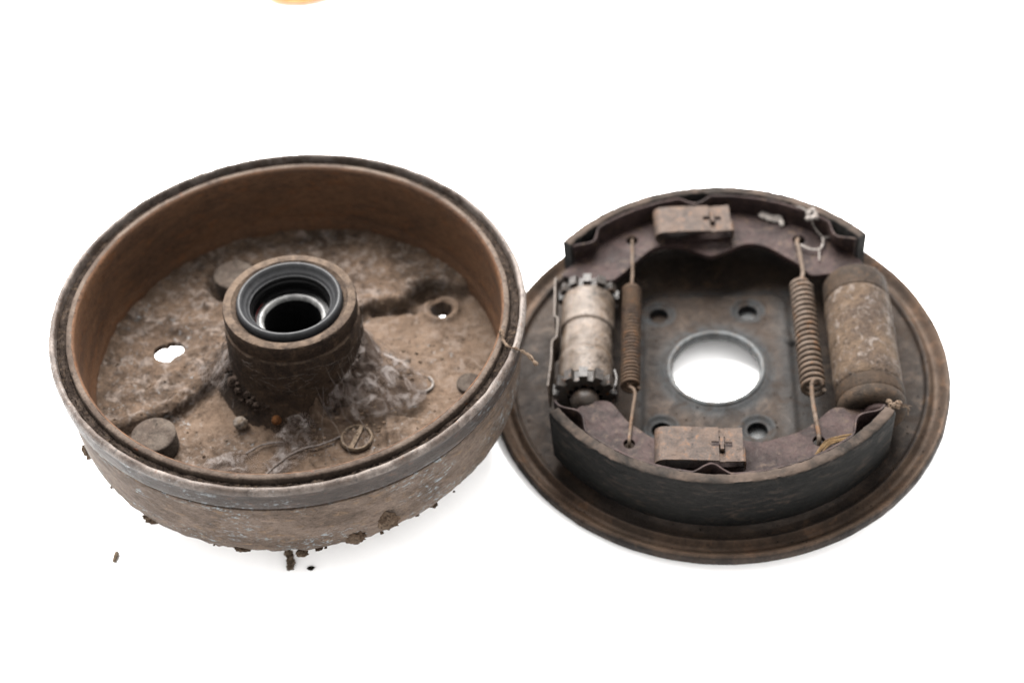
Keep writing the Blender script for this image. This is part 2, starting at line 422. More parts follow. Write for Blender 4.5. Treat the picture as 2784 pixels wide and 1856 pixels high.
# --- floor relief
LOW = [(0, 0), (-30, 6), (-44, -1.6), (-57.5, -21), (-69, -35), (-84, -40), (-100, -47), (-125, -52), (-125, -140), (140, -140), (140, 64), (100, 66), (90, 65), (81, 71), (69, 71), (60, 63),
       (58, 55), (48, 50), (36, 51), (16, 30)]
B1, B2 = (-74.5, -56.0), (-48.0, 70.5)
RH = (79.4, 51.0)
def floor_h(x, y):
    r = math.hypot(x, y)
    d = sd_poly(x, y, LOW)
    m = 1 - smooth(d, -1.2, 1.3)
    h = -53.0 - 5.6 * m
    n1 = fbm(x * .045, y * .045, 1.3, 5); n2 = fbm(x * .14, y * .14, 4.1, 5); n3 = fbm(x * .5, y * .5, 7, 3)
    h += n1 * 1.5 * (1 - .6 * m) + n2 * 1.5 * (1 - .65 * m) + n3 * .24
    # a ragged bead along the top of the step
    h += 2.6 * math.exp(-((d - 5) / 3.4) ** 2) * (1 if x < 0 else .6) - 1.6 * math.exp(-((d + 3.5) / 2.5) ** 2)
    # crevice beside the right-hand bore
    for ax, ay, bx, by, wd, dp in ((38, 50, 62, 52.5, 2.6, 4.5), (60, 56, 66, 66, 3.5, 4.0), (66, 66, 80, 66, 3.5, 2.5)):
        ex, ey = bx - ax, by - ay; t = min(max(((x - ax) * ex + (y - ay) * ey) / (ex * ex + ey * ey), 0), 1)
        q = math.hypot(x - ax - ex * t, y - ay - ey * t); h -= dp * math.exp(-(q / wd) ** 2)
    # lug holes and pockets
    q = math.hypot((x + 80) , (y - 16)); h -= 2.2 * (1 - smooth(q, 9.5, 15))
    q = math.hypot(x - B2[0], y - B2[1]); h -= 8 * math.exp(-((q - 14) / 2.8) ** 2) * (1.0 if (x < -46 or y > 78) else .35)
    q = math.hypot(x - RH[0], y - RH[1]); h += 2.6 * math.exp(-((q - 9.8) / 2.0) ** 2) - 2.6 * math.exp(-((q - 15.5) / 3.0) ** 2) * smooth(y - RH[1] - .3 * (x - RH[0]), -3, 6)
    # raised pad at the front right
    pd = max(51 + (y + 42) * -.16 - x, y + 34 + 0.12 * (x - 50), r - 112)
    h += 3.2 * (1 - smooth(pd, -1.6, .6))
    # ridge from the hub to the slotted screw
    for ax, ay, bx, by, wd, dp in ((8, -33, 17, -44, 5, 6), (17, -44, 27, -49, 3.5, 3.5), (-86, -22, -74, -5, 3, 1.6), (-40, -4, -66, 4, 4, 1.2)):
        ex, ey = bx - ax, by - ay; t = min(max(((x - ax) * ex + (y - ay) * ey) / (ex * ex + ey * ey), 0), 1)
        q = math.hypot(x - ax - ex * t, y - ay - ey * t); h += dp * math.exp(-(q / wd) ** 2)
    # dirt banked against the hub foot and the outer wall
    w_ = math.exp(-((math.degrees(math.atan2(y, x)) + 52) / 52) ** 2)
    h += (8.0 + 9.0 * w_) * math.exp(-max(r - 39, 0) / (4.5 + 4.5 * w_)) * (.85 + .45 * n2) * (1 - .85 * (1 - smooth(math.hypot(x - 36, y + 50.8), 8, 15))) - 4.5 * math.exp(-(math.hypot(x - 73, y - 64) / 5.0) ** 2) + 3.2 * math.exp(-max(116 - r, 0) / 2.2)
    return h
def ragged(a): return 8.1 + .9 * math.cos(2 * (a - .5)) + .5 * fbm(math.cos(a) * 3, math.sin(a) * 3, .3, 3) - .9 * math.exp(-((a - 1.95) / .16) ** 2) - .9 * math.exp(-((a + .85) / .2) ** 2)
rings = list(np.linspace(34, 116, 118))
field('drum_floor', rings, 460, floor_h, [(-79.5, 14.2, ragged), (RH[0], RH[1], lambda a: 6.9 + .25 * math.sin(5 * a))], [4.0, 12.8], M['floor'], drum, MM, GH,
      maskf=lambda x, y: smooth(-sd_poly(x, y, LOW), -1, 6) * (.62 + .6 * fbm(x * .04, y * .04, 11, 4)))

# --- hub
hub_prof = [(29.4, -6), (29.6, -1.2), (31.6, .5), (32.2, 1.1), (35.6, 1.4), (36.5, .9), (36.9, -.2), (36.9, -7.5), (36.4, -8.3), (36.4, -10), (37.4, -11), (38.0, -22), (38.9, -36), (41.0, -46), (45, -53), (49, -60)]
D('hub', lathe(hub_prof, 200, wob=lambda a, j, r, z: (r + (.5 * fbm(math.cos(a) * 7, math.sin(a) * 7, z * .12, 4) if z < -10 else .12 * fbm(math.cos(a) * 9, math.sin(a) * 9, z, 3)), z)), 'hub', sharp=38)
hubo = [o for o in drum.children if o.name == 'hub'][0]
D('rubber_seal', lathe([(29.3, -3), (29.2, 1.6), (28.8, 2.5), (28.2, 3.3), (27.5, 3.6), (26.8, 3.4), (25.8, 1.6), (24.6, -.4), (24.2, -.5), (23.9, -1.2), (23.2, -2.0), (22.8, -1.7), (22.3, -2.0)], 140), 'rubber', hubo, sharp=60)
D('seal_lip', lathe([(22.3, -2.0), (21.9, -2.8), (21.6, -3.6), (21.9, -4.6), (21.4, -5.2), (21.0, -6.2), (21.4, -8), (22, -11), (21, -12.6), (18.9, -12.8)], 140), 'rubber_in', hubo, sharp=50)
D('bearing_race', lathe([(18.9, -12.6), (18.5, -12.2), (17.4, -12.4), (16.5, -13.2), (16.1, -15)], 140), 'race', hubo, sharp=60)
D('sealant_bead', lathe([(20.6, -11.9), (20.3, -11.2), (19.9, -11.6)], 24, a0=math.radians(150), a1=math.radians(196)), 'red', hubo)
D('bore', lathe([(16.1, -15), (15.8, -22), (15.6, -60), (0, -60)], 100), 'black', hubo)

# --- bolt heads, screw, small rings
def dome(r, h, z, top=.5): return [(r, z - h), (r, z - .9), (r - .35, z - .3), (r - 1.0, z), (r * .6, z + top * .7), (0.01, z + top)]
b = D('bolt_head', moved(lathe(dome(12.3, 11, -46.2, .4), 72, wob=lambda a, j, r, z: (r * (1 + .012 * fbm(math.cos(a) * 2, math.sin(a) * 2, j, 3)), z + .15 * fbm(math.cos(a) * 2, math.sin(a) * 2, 5, 3))), (B1[0], B1[1], 0)), 'bolt')
b2 = b.copy(); b2.data = b.data; COL.objects.link(b2); b2.location = ((B2[0] - B1[0]) * MM, (B2[1] - B1[1]) * MM, 0); b2.parent = drum
SC = (36.0, -50.8, -57.0)
scr = D('slotted_screw', moved(lathe([(9.0, -2), (9.0, .6), (7.4, .1), (6.6, -.1), (0.01, -.1)], 60), SC), 'floor')
D('screw_rim', moved(lathe([(9.2, -.5), (9.1, 1.2), (8.6, 1.8), (8.0, 1.7), (7.5, .8), (7.4, -.2)], 60), SC), 'rimdust', scr)
an = math.radians(72)
bv, bf = box(-8.0, 8.0, -1.25, 1.25, .3, 1.45)
D('slot_bar', ([(SC[0] + p[0] * math.cos(an) - p[1] * math.sin(an), SC[1] + p[0] * math.sin(an) + p[1] * math.cos(an), SC[2] + p[2]) for p in bv], bf), 'rimdust', scr)
ring_v = lathe([(5.2, 0), (5.3, .9), (5.9, 1.3), (6.5, .9), (6.6, 0)], 48, a0=math.radians(-120), a1=math.radians(60))
D('spring_washer', moved(ring_v, (71, -10, -57.9)), 'pale')
D('cap_disc', moved(lathe([(7.6, -2), (7.5, .8), (6.9, 1.3), (6.1, .9), (0.01, .9)], 48), (98, -10, -57.3)), 'bolt')

# --- mud stuck on the outside
for i, (c, r) in enumerate([((55.5, -114.3, -46), (8.4, 2.0, 7.3)), ((40.0, -119.8, -53), (6.6, 2.2, 5.2)), ((-111.5, -58, -58), (4.0, 4.0, 7)), ((-67, -102.5, -58.5), (6.5, 3.6, 3.8)), ((-19.0, -119.5, -62.8), (4.5, 2.4, 2.0)),
                              ((12, -121.5, -65), (3.2, 2.2, 2.2)), ((80, -91, -64), (2.2, 2, 1.6))]):
    D('mud_lump', lump(c, r, i + 1, 4, .34, 2.6), 'mud')

mc = Geo()
for i in range(20):
    a = random.uniform(math.pi * 1.02, math.pi * 1.95); z = random.uniform(-63, -57); r = 125.5 - max(0, -59 - z) * 1.3
    q = random.uniform(.4, 1.15)
    mc.add(*lump((r * math.cos(a), r * math.sin(a), z), (q * 1.3, q * 1.3, q * .8), i + 200, 2, .5, 2))
D('mud_crust', (mc.v, mc.f), 'mud', kind='stuff')
# ================================================================== COBWEB AND LITTER IN THE DRUM
web = Geo(); mask = []
def web_sheet(A, B, nu, nv, sag, seed, edge=.25):
    """film between two 3-D curves, ragged towards its free edges"""
    A = spline(A, 8); Bc = spline(B, 8); v = []
    for i in range(nu + 1):
        u = i / nu
        a = A[min(int(u * (len(A) - 1)), len(A) - 1)]; b_ = Bc[min(int(u * (len(Bc) - 1)), len(Bc) - 1)]
        for j in range(nv + 1):
            w = j / nv; p = a.lerp(b_, w)
            s_ = math.sin(w * math.pi)
            p = p + Vector((fbm(p.x * .09, p.y * .09, seed, 4) * 2.0, fbm(p.x * .09 + 9, p.y * .09, seed, 4) * 2.0, -sag * s_ + 2.2 * fbm(p.x * .12, p.y * .12, seed + 5, 4))) * (.25 + .75 * s_)
            v.append(tuple(p))
            mask.append(min(1.0, min(u, 1 - u) / edge) * (1 - .35 * smooth(w, .7, 1.0)))
    web.add(v, [(i * (nv + 1) + j, (i + 1) * (nv + 1) + j, (i + 1) * (nv + 1) + j + 1, i * (nv + 1) + j + 1) for i in range(nu) for j in range(nv)])
hp = lambda a, z, r=38.6: (r * math.cos(math.radians(a)), r * math.sin(math.radians(a)), z)
web_sheet([hp(-66, -40), hp(-45, -34), hp(-25, -28), hp(-5, -24), hp(10, -26)], [(20, -47, -53), (36, -42, -52), (54, -36, -53), (72, -26, -54), (72, -4, -56), (62, 12, -54)], 60, 26, 2, 3)
web_sheet([hp(-45, -40), hp(-30, -36), hp(-12, -32), hp(6, -34)], [(40, -40, -50), (56, -36, -51), (74, -24, -53), (62, 0, -56)], 50, 22, -2, 13)
web_sheet([hp(-110, -48, 41), hp(-90, -47, 41), hp(-70, -46, 41)], [(-8, -60, -56.5), (4, -57, -56.5), (16, -60, -56.5)], 40, 20, 0, 21)
web_sheet([(-6, -58, -56.6), (6, -54, -56.4), (16, -58, -56.4)], [(-22, -84, -56.6), (-8, -80, -56.6), (10, -66, -56.6)], 40, 24, -.5, 33)
web_sheet([(-46, -66, -56.8), (-32, -60, -56.6), (-16, -58, -56.6)], [(-50, -84, -56.8), (-32, -88, -56.8), (-14, -84, -56.8)], 40, 20, -.5, 43)
web_sheet([hp(-176, -30), hp(-165, -34), hp(-150, -38)], [(-60, -3, -51), (-54, -14, -51), (-44, -22, -54)], 30, 18, 1, 53)
nsheet = len(web.v)
cw = ob('cobweb', web.mesh('cobweb', dz=GH, sharp=180, mask=mask), M['web'], kind='stuff')
cw['label'] = 'dusty grey cobweb draped from the hub over the drum floor'
cw['category'] = 'cobweb'
st = Geo()
def strand(a, b_, r=.14, sag=1.5, wig=1.0):
    a = Vector(a); b_ = Vector(b_); pts = []
    sd = random.random() * 50
    for i in range(13):
        t = i / 12; p = a.lerp(b_, t); e = math.sin(t * math.pi)
        p += Vector((fbm(t * 3, sd, 1, 3), fbm(t * 3, sd, 7, 3), fbm(t * 3, sd, 13, 3))) * wig * e; p.z -= sag * e; pts.append(p)
    st.add(*tube(pts, r, 4))
for i in range(34):
    a = random.uniform(-70, 14); z = random.uniform(-44, -18)
    t = random.random(); q = random.uniform(46, 80)
    ang = math.radians(a + random.uniform(-14, 14))
    strand(hp(a, z), (q * math.cos(ang), q * math.sin(ang), -55), random.choice((.06, .08, .1, .13)), random.uniform(-1, 3), 3)
for i in range(36):
    a = random.uniform(172, 215); ang = math.radians(a + random.uniform(-12, 12)); q = random.uniform(46, 62)
    strand(hp(a, random.uniform(-44, -22)), (q * math.cos(ang), q * math.sin(ang), -53), random.choice((.07, .1, .16)), 1, 2)
for i in range(50):
    x, y = random.uniform(-55, 20), random.uniform(-90, -50)
    an_ = random.uniform(-.3, 1.0); l = random.uniform(6, 22)
    strand((x, y, -56.7), (x + l * math.cos(an_), y + l * math.sin(an_), -56.2), random.choice((.06, .08, .1)), -.4, 3)
for p in ([(-14, -80, -56.6), (-8, -72, -56), (0, -64, -55.5), (8, -59, -55.2), (15, -57.5, -55)], [(15, -57.5, -55), (18, -56, -55), (22, -54, -55), (27, -50.5, -55.5)], [(-24, -62, -56), (-16, -56, -56), (-4, -54, -55.5)]):
    st.add(*tube([Vector(q) + Vector((0, 0, .3 * fbm(i, 2, 3, 2))) for i, q in enumerate(spline(p, 8))], .55, 6))
for i in range(60):     # hub flank wisps
    a = random.uniform(-130, 10); z = random.uniform(-40, -14)
    strand(hp(a, z, 38.8), hp(a + random.uniform(4, 22), z + random.uniform(-6, 6), 38.9), random.choice((.06, .09)), 0, 1.2)
sv = st.mesh('cobweb_threads', dz=GH)
ct = ob('threads', sv, M['strand'], cw, kind='stuff')

def item(name, vf, mat, label, cat, U=MM, dz=0.0, **k):
    o = ob(name, mesh_from(name, vf[0], vf[1], U, dz), M[mat]); o['label'] = label; o['category'] = cat
    for a, b_ in k.items(): o[a] = b_
    return o
item('pebble', lump((-29.5, -42.0, -53.6), (4.3, 3.6, 3.4), 4, 3, .25), 'pebble', 'small whitish pebble in the dust at the foot of the hub', 'pebble', dz=GH)
item('seed_ball', lump((-8.6, -43.6, -49.6), (2.9, 2.9, 2.9), 8, 3, .12), 'ocher', 'round orange-brown seed in front of the hub', 'seed', dz=GH)
item('husk', lump((58.5, -10, -50.5), (4.2, 2.2, 2.2), 11, 3, .25), 'straw', 'tan seed husk hanging in the cobweb beside the hub', 'husk', dz=GH)
fl = Geo()
for i in range(60):
    a = random.uniform(-158, -108); r0 = random.uniform(38.5, 43)
    s_ = random.uniform(.6, 2.2)
    fl.add(*lump((r0 * math.cos(math.radians(a)), r0 * math.sin(math.radians(a)), -43 - .16 * (a + 130) + random.uniform(-3.5, 3.5)), (s_, s_, s_ * .8), i + 20, 2, .6, 2))
for i in range(50):
    a = math.radians(random.uniform(-165, -100)); z = -43 - .16 * (math.degrees(a) + 130) + random.uniform(-4, 4); r0 = random.uniform(39, 43)
    p = Vector((r0 * math.cos(a), r0 * math.sin(a), z)); d = Vector((random.uniform(-1, 1), random.uniform(-1, 1), random.uniform(-1, 1))) * 3.5
    fl.add(*tube(spline([p, p + d * .5 + Vector((.6, -.4, .5)), p + d], 4), .12, 4))
item('dust_fluff', (fl.v, fl.f), 'fluff', 'grey-brown clump of dust fluff clinging to the front of the hub', 'dust fluff', dz=GH, kind='stuff')
cr = Geo()
for i in range(420):
    a = random.uniform(0, 2 * math.pi); r = math.sqrt(random.uniform(42 ** 2, 112 ** 2)); x, y = r * math.cos(a), r * math.sin(a)
    if math.hypot(x + 80, y - 15) < 14 or math.hypot(x - RH[0], y - RH[1]) < 10: continue
    s_ = random.uniform(.25, .8) * (1.6 if random.random() < .08 else 1)
    cr.add(*lump((x, y, floor_h(x, y) + s_ * .3), (s_, s_, s_ * .7), i, 1, .4))
for i in range(90):
    a = math.radians(random.uniform(-80, 10)); r = random.uniform(42, 70); s_ = random.uniform(.6, 1.5)
    cr.add(*lump((r * math.cos(a), r * math.sin(a), -50 + random.uniform(-3, 3)), (s_, s_ * .8, s_ * .7), i + 60, 1, .4))
item('grit', (cr.v, cr.f), 'mud', 'loose grit and crumbs scattered over the drum floor', 'grit', dz=GH, kind='stuff')
tw = spline([(116, -22, -1.2), (117.6, -24.6, .6), (118.4, -30, -.5), (121, -35.2, .9), (126, -37.6, 1.2), (129.5, -39.9, 1.2), (133, -43, .2), (136, -47, -1)], 6)
tw = [p + Vector((.35 * fbm(i * .7, 1, 1, 2), .5 * fbm(i * .7, 5, 1, 2), .4 * fbm(i * .7, 9, 1, 2))) for i, p in enumerate(tw)]
gt = Geo(); gt.add(*tube(tw, 1.15, 7, lambda t: .75 + .5 * fbm(t * 14, 3, 3, 2) + .25 * math.sin(t * 9)))
for i in range(16):
    p = tw[random.randrange(4, len(tw) - 2)]; d = Vector((random.uniform(-1, 1), random.uniform(-1, 1), random.uniform(0, 1))) * 2.4
    gt.add(*tube([p, p + d * .5 + Vector((.2, .2, .1)), p + d], .14, 4))
item('twig', (gt.v, gt.f), 'twig', 'frayed tan fibre lying across the drum rim toward the backing plate', 'twig', dz=GH)

# crumbs on the table
seed = tube(spline([(-98.0, -96.5, 1.6), (-98.2, -99, 1.5), (-98.7, -102.3, .8)], 5), 1.5, 8, lambda t: .55 + .6 * math.sin(min(1, .25 + t * .35) * math.pi) * (1 - t * .5))
item('grey_seed', seed, 'rimdust', 'grey elongated seed lying alone on the white surface', 'seed')
cl = Geo()
for i, (x, y, z, s_) in enumerate([(-2.6, -97, 6, 2.0), (-1.6, -99, 4.5, 2.3), (-.4, -102, 3.2, 2.1), (.2, -104.2, 2.2, 1.9), (-.3, -106.4, 1.7, 2.0)]):
    cl.add(*lump((x, y, z), (s_, s_, s_), i + 70, 3, .6, 2))
item('dirt_clod', (cl.v, cl.f), 'rimdust', 'crumbly brown dirt clod standing below the front of the drum', 'dirt clod')
item('dark_crumb', lump((11, -106.8, .9), (2.0, 1.2, 1.1), 5, 3, .4), 'crumb', 'tiny dark crumb on the white surface right of the dirt clod', 'crumb')

# orange thing cut off by the top of the frame
oc = lump((-60, 477, 8), (40, 31, 10), 3, 4, .18, 1.2)
item('orange_cloth', oc, 'orange', 'blurred pale orange cloth edge cut off by the top of the picture', 'cloth')

# ================================================================== BACKING PLATE WITH SHOES (local z = 0 is the plate's edge)
PU = MM * 1.03
PM = Matrix(((0.993389, 0.066791, -0.093366), (-0.069454, 0.997257, -0.025572), (0.091401, 0.031888, 0.995303)))
plate = empty('brake_backing_plate', 'round rusty backing plate carrying two brake shoes, springs and cylinders', 'brake assembly',
              Matrix.Translation((0.2463, 0.0255, 0.0201)) @ PM.to_4x4())
def P(name, vf, mat, parent=plate, sharp=40, **k):
    return ob(name, mesh_from(name, vf[0], vf[1], PU, 0, True, sharp), M[mat], parent, **k)
def PS(name, outline, holes, z0, z1, mat, parent=plate, bev=.4):
    return ob(name, sheet_solid(name, outline, holes, z0, z1, bev, PU), M[mat], parent)

prof = [(60, -5), (112, -5), (117.6, -4.8), (119.0, -4.2), (120.0, -1.6), (120.8, -.9), (121.8, -1.0), (123.0, -2.4), (124.6, -4.2), (126.2, -4.4), (127.8, -3.0), (129.4, -1.0), (130.8, .5), (132.0, 1.1), (132.7, .7), (133.0, -.2)]
pr_r = [p[0] for p in prof]; pr_z = [p[1] for p in prof]
def plateau(x, y):      # signed distance to the pressed-up centre square
    qx, qy = abs(x - 1) - 33, abs(y) - 50
    return math.hypot(max(qx, 0), max(qy, 0)) + min(max(qx, qy), 0) - 11
BOLTS = [(-33.4, 44.6), (20.8, 45.9), (-32.1, -44.6), (22.1, -45.1)]
def plate_h(x, y):
    r = math.hypot(x, y)
    h = float(np.interp(r, pr_r, pr_z))
    if r < 112:
        d = plateau(x, y); h += 1.8 * (1 - smooth(d, -2.5, 2.0))
        for bx, by in BOLTS:
            q = math.hypot(x - bx, y - by); h -= 1.2 * (1 - smooth(q, 6.2, 10)); h += .5 * math.exp(-((q - 10) / 1.2) ** 2)
        h += 1.0 * math.exp(-((r - 29.5) / 2.2) ** 2)
        q = math.hypot(x - 44.4, y - 21.4); h += 2.0 * (1 - smooth(q, 1.5, 4))
    h += .25 * fbm(x * .07, y * .07, 3, 4)
    return h
def plate_mask(x, y):
    r = math.hypot(x, y); m = 0.0
    if r < 112:
        m = .8 * math.exp(-((plateau(x, y) - .5) / 3.2) ** 2)
        m = max(m, math.exp(-((r - 31) / 5) ** 2))
        for bx, by in BOLTS: m = max(m, 1.0 - smooth(math.hypot(x - bx, y - by), 9.5, 12))
        m = max(m, .75 * smooth(x, 30, 44) * smooth(-abs(y - 0) + 72, 0, 12) * smooth(-x + 62, 0, 8))
    return m
rg = list(np.linspace(26.4, 112, 96)) + list(np.linspace(113, 121.5, 18))
pl = field('plate_disc', rg, 460, plate_h, [(bx, by, (lambda a: 5.9)) for bx, by in BOLTS], 6.0, M['plate'], plate, PU, 0.0, plate_mask)
field('plate_flange', list(np.linspace(121.5, 133, 24)), 460, plate_h, [], 1.0, M['flange'], plate, PU, 0.0, plate_mask)
P('plate_edge', lathe([(133.0, -.2), (133.6, -1.2), (133.7, -4.6), (133.2, -6.2), (132, -6.4), (131.4, -5), (131.2, -2.2)], 260, wob=lambda a, j, r, z: (r + .25 * fbm(math.cos(a) * 9, math.sin(a) * 9, 3, 3), z)), 'plate', pl)
P('hub_hole_lip', lathe([(29.6, -3.2), (28.9, -1.4), (27.8, -.6), (26.6, -.8), (25.8, -2.0), (25.5, -4), (25.6, -6.5)], 120, wob=lambda a, j, r, z: (r + .25 * fbm(math.cos(a) * 5, math.sin(a) * 5, 1, 3), z)), 'worn', pl, sharp=60)

for (bx, by), mt in zip(BOLTS, ('plate', 'worn', 'plate', 'worn')):
    P('hole_plug', moved(lathe([(7.5, -14), (7.5, -10.2), (6.6, -9.6), (0.01, -9.4)], 28), (bx, by, 0)), mt, pl)  # added disc that hides the white ground below the bolt hole
# --- brake shoes: web, table, lining, three wave clips each
def pol(r, a): return (r * math.cos(math.radians(a)), r * math.sin(math.radians(a)))
def arc(r, a0, a1, n=40): return [pol(r, a0 + (a1 - a0) * i / n) for i in range(n + 1)]
def sm2(pts, n=6): return [(p.x, p.y) for p in spline([(x, y, 0) for x, y in pts], n)]
def shoe(inner, a0, a1, waves, holes, label, tail):
    top = a0 >= 0
    shoe_o = bpy.data.objects.new('brake_shoe', None); COL.objects.link(shoe_o); shoe_o.parent = plate; shoe_o['label'] = label
    out = arc(104.6, a0 + 1.2, a1 - 1.2)
    wb = PS('shoe_web', sm2(inner, 6) + out, [circ(x, y, r, 20) for x, y, r in holes], 22, 25.5, 'web_plate', shoe_o)
    def jag(a, j, r, z):
        x, y = math.cos(a) * 113, math.sin(a) * 113
        if z > 36: z += .5 * fbm(x * .2, y * .2, 3 + j, 4); r += .35 * fbm(x * .3, y * .3, 8, 3)
        return r, z
    def wavy(a, j, r, z):
        d = math.degrees(a)
        for ac, hf, dep in waves:
            t = (d - ac) / hf
            if abs(t) < 1: r -= dep * (.5 + .5 * math.cos(math.pi * t)) ** .8 * smooth(z, 20, 31)
        if z > 36: z += .3 * fbm(r * math.cos(a) * .3, r * math.sin(a) * .3, 2, 3)
        return r, z
    tb = P('shoe_table', lathe([(105.2, 2), (105.2, 20), (105.2, 25), (105.2, 31), (105.2, 37.6), (105.5, 38.3), (106.6, 38.4), (107.0, 37.6), (107.0, 31), (107.0, 25), (107.0, 20), (107.0, 2)], 220, True, math.radians(a0 + .6 - tail[0]), math.radians(a1 - .6 + tail[1]), wavy), 'web_plate', shoe_o, 40)
    ln = P('lining', lathe([(107.1, 0), (107.1, 39.0), (107.7, 39.6), (109, 39.7), (111, 39.8), (112.8, 39.5), (113.4, 38.9), (113.7, 37.5), (113.7, 20), (113.6, 1.0), (112.8, 0)], 160, True, math.radians(a0), math.radians(a1), jag), 'lining', shoe_o, 50)
    return shoe_o
front_inner = [(85.5, -61.5), (80, -55.5), (74, -53.4), (66, -52.6), (60.2, -53.8), (51.8, -62), (45, -67.5), (38.5, -70.6), (30, -73.5), (21, -75.9), (5, -74), (-12, -74), (-28, -75), (-37.2, -72.1), (-44, -66.5), (-50.3, -60.9), (-55, -54), (-59.4, -48), (-64, -46.3), (-71.9, -47.1), (-80, -53), (-85.5, -60)]
top_inner = [(-89, 57), (-91.5, 53), (-88, 50.5), (-76, 48), (-66, 47), (-59.8, 47.6), (-53, 54.5), (-46, 63), (-40, 70), (-34.9, 74.2), (-28, 75.8), (-19.8, 75.4), (-12, 71.5), (-3.2, 66.3), (3, 67.3), (9.4, 70.1), (16, 74), (23.3, 75.7), (33, 72.5), (42, 65), (49.9, 57.9), (55, 50.5), (58.4, 47.8), (66, 48.5), (78, 50), (87, 54), (87.5, 60)]
shoe(front_inner[::-1] if False else front_inner, -144.6, -36.2, [(-139.3, 7.0, 6.6), (-93.3, 5.6, 6.4), (-43.6, 6.6, 6.4)], [(-49.3, -76.6, 3.1), (52.1, -75.6, 3.3), (70.5, -77, 2.6)],
     'front brake shoe with black lining facing the viewer', (4.0, 1.5))
shoe(top_inner, 37.0, 143.2, [(136.6, 6.4, 6.6), (95.5, 6.0, 6.4), (43.4, 6.2, 6.4)], [(-49.1, 81.0, 3.6), (52.3, 78.0, 3.8), (45.5, 93, 3.2)], 'rear brake shoe showing the inner face of its purple-brown web', (0, 0))

# --- return springs
def spring(label, x0, x1, ytop, ybot, R, wire, coils, mat, hook_t, hook_b, z=24.0, hang=True):
    n = int(coils * 22); pts = []
    for i in range(n + 1):
        t = i / n; a = 2 * math.pi * coils * t
        y = ytop + (ybot - ytop) * t; x = x0 + (x1 - x0) * t
        rr = R * (1 - .35 * smooth(.02 - t, 0, .02))
        pts.append((x + rr * math.cos(a), y, z + rr * math.sin(a)))
    o = P('return_spring', tube(pts, wire, 7), mat, plate, 60, label=label)
    P('hook', tube(spline(hook_t, 7), wire * .92, 8), 'spring_grey', o)
    P('hook', tube(spline(hook_b, 7), wire * .92, 8), 'spring_grey', o)
    return o
spring('finely wound rusty return spring next to the adjuster', -48.9, -49.2, 41.5, -35.6, 4.85, 1.0, 30, 'spring_rust',
       [(-49, 38, 24), (-49, 43, 25), (-48.6, 52, 26.3), (-48.8, 64, 27), (-49, 76, 27.4), (-49, 79.5, 27), (-49.1, 81.4, 25), (-49.1, 81.5, 21)],
       [(-50.5, -33, 24), (-49.2, -36.5, 25.5), (-47, -39.5, 26.5), (-46.4, -44, 26.8), (-47.3, -52, 27), (-48.5, -64, 27), (-49.2, -73, 27), (-49.3, -76, 26), (-49.3, -77, 22)])
spring('coarser dusty return spring next to the wheel cylinder', 51.1, 51.9, 42, -39, 5.75, 1.32, 21, 'spring_grey',
       [(51, 36, 25), (51.3, 43, 26), (52.6, 50, 26), (52.0, 60, 27), (51.4, 68, 27.5), (50.6, 73, 28), (51.5, 76.5, 27.5), (52.3, 78, 24), (52.3, 78, 20)],
       [(56.5, -38.5, 28), (54.5, -36.8, 30.4), (51.6, -38, 30.8), (50.4, -42, 29.8), (50.5, -52, 28.5), (51.3, -64, 27.6), (52, -72, 27), (52.1, -75, 25.5), (52.1, -76, 22)])

# --- hydraulic wheel cylinder on the right
wc = bpy.data.objects.new('wheel_cylinder', None); COL.objects.link(wc); wc.parent = plate
CX, CZ = 82.6, 19.0
def wob_cyl(a, j, r, z): return r + .55 * fbm(math.cos(a) * 2.2, math.sin(a) * 2.2, z * .12, 5), z
P('cylinder_body', along_y(lathe([(14, 30)] + [(18.2, 30 - .01)] + [(18.8 + .1 * (i % 2), 29 - i * 2.4) for i in range(27)] + [(18.7, -35.5), (18.0, -36.3), (15, -36.4)], 64, wob=wob_cyl), CX, CZ), 'cyl', wc)
P('dust_boot', along_y(lathe([(4, 46.5), (15, 46.3), (17.4, 45.6), (18.4, 43.5), (18.6, 38), (18.6, 30.6), (18.0, 30)], 64), CX, CZ), 'boot', wc)
P('dust_boot', along_y(lathe([(18.0, -36.4), (18.9, -37.2), (19.0, -44.5), (18.3, -45.6), (18.7, -46.6), (18.8, -49.5), (17.8, -52.5), (15.5, -54), (11, -54.4), (8.5, -52.8), (4, -52.6), (.01, -52.6)], 64), CX + .4, CZ), 'boot', wc)
P('piston_end', along_y(lathe([(.01, -58.4), (6.4, -58.4), (7.6, -57.8), (8.2, -56.6), (8.0, -55), (6.8, -54.4), (6.2, -52)], 40), CX + 2.5, CZ + 4.5), 'web_plate', wc)
P('mounting_foot', moved(box(-13, 13, -22, 20, -5, 6), (CX, 0, 0)), 'cyl', wc)

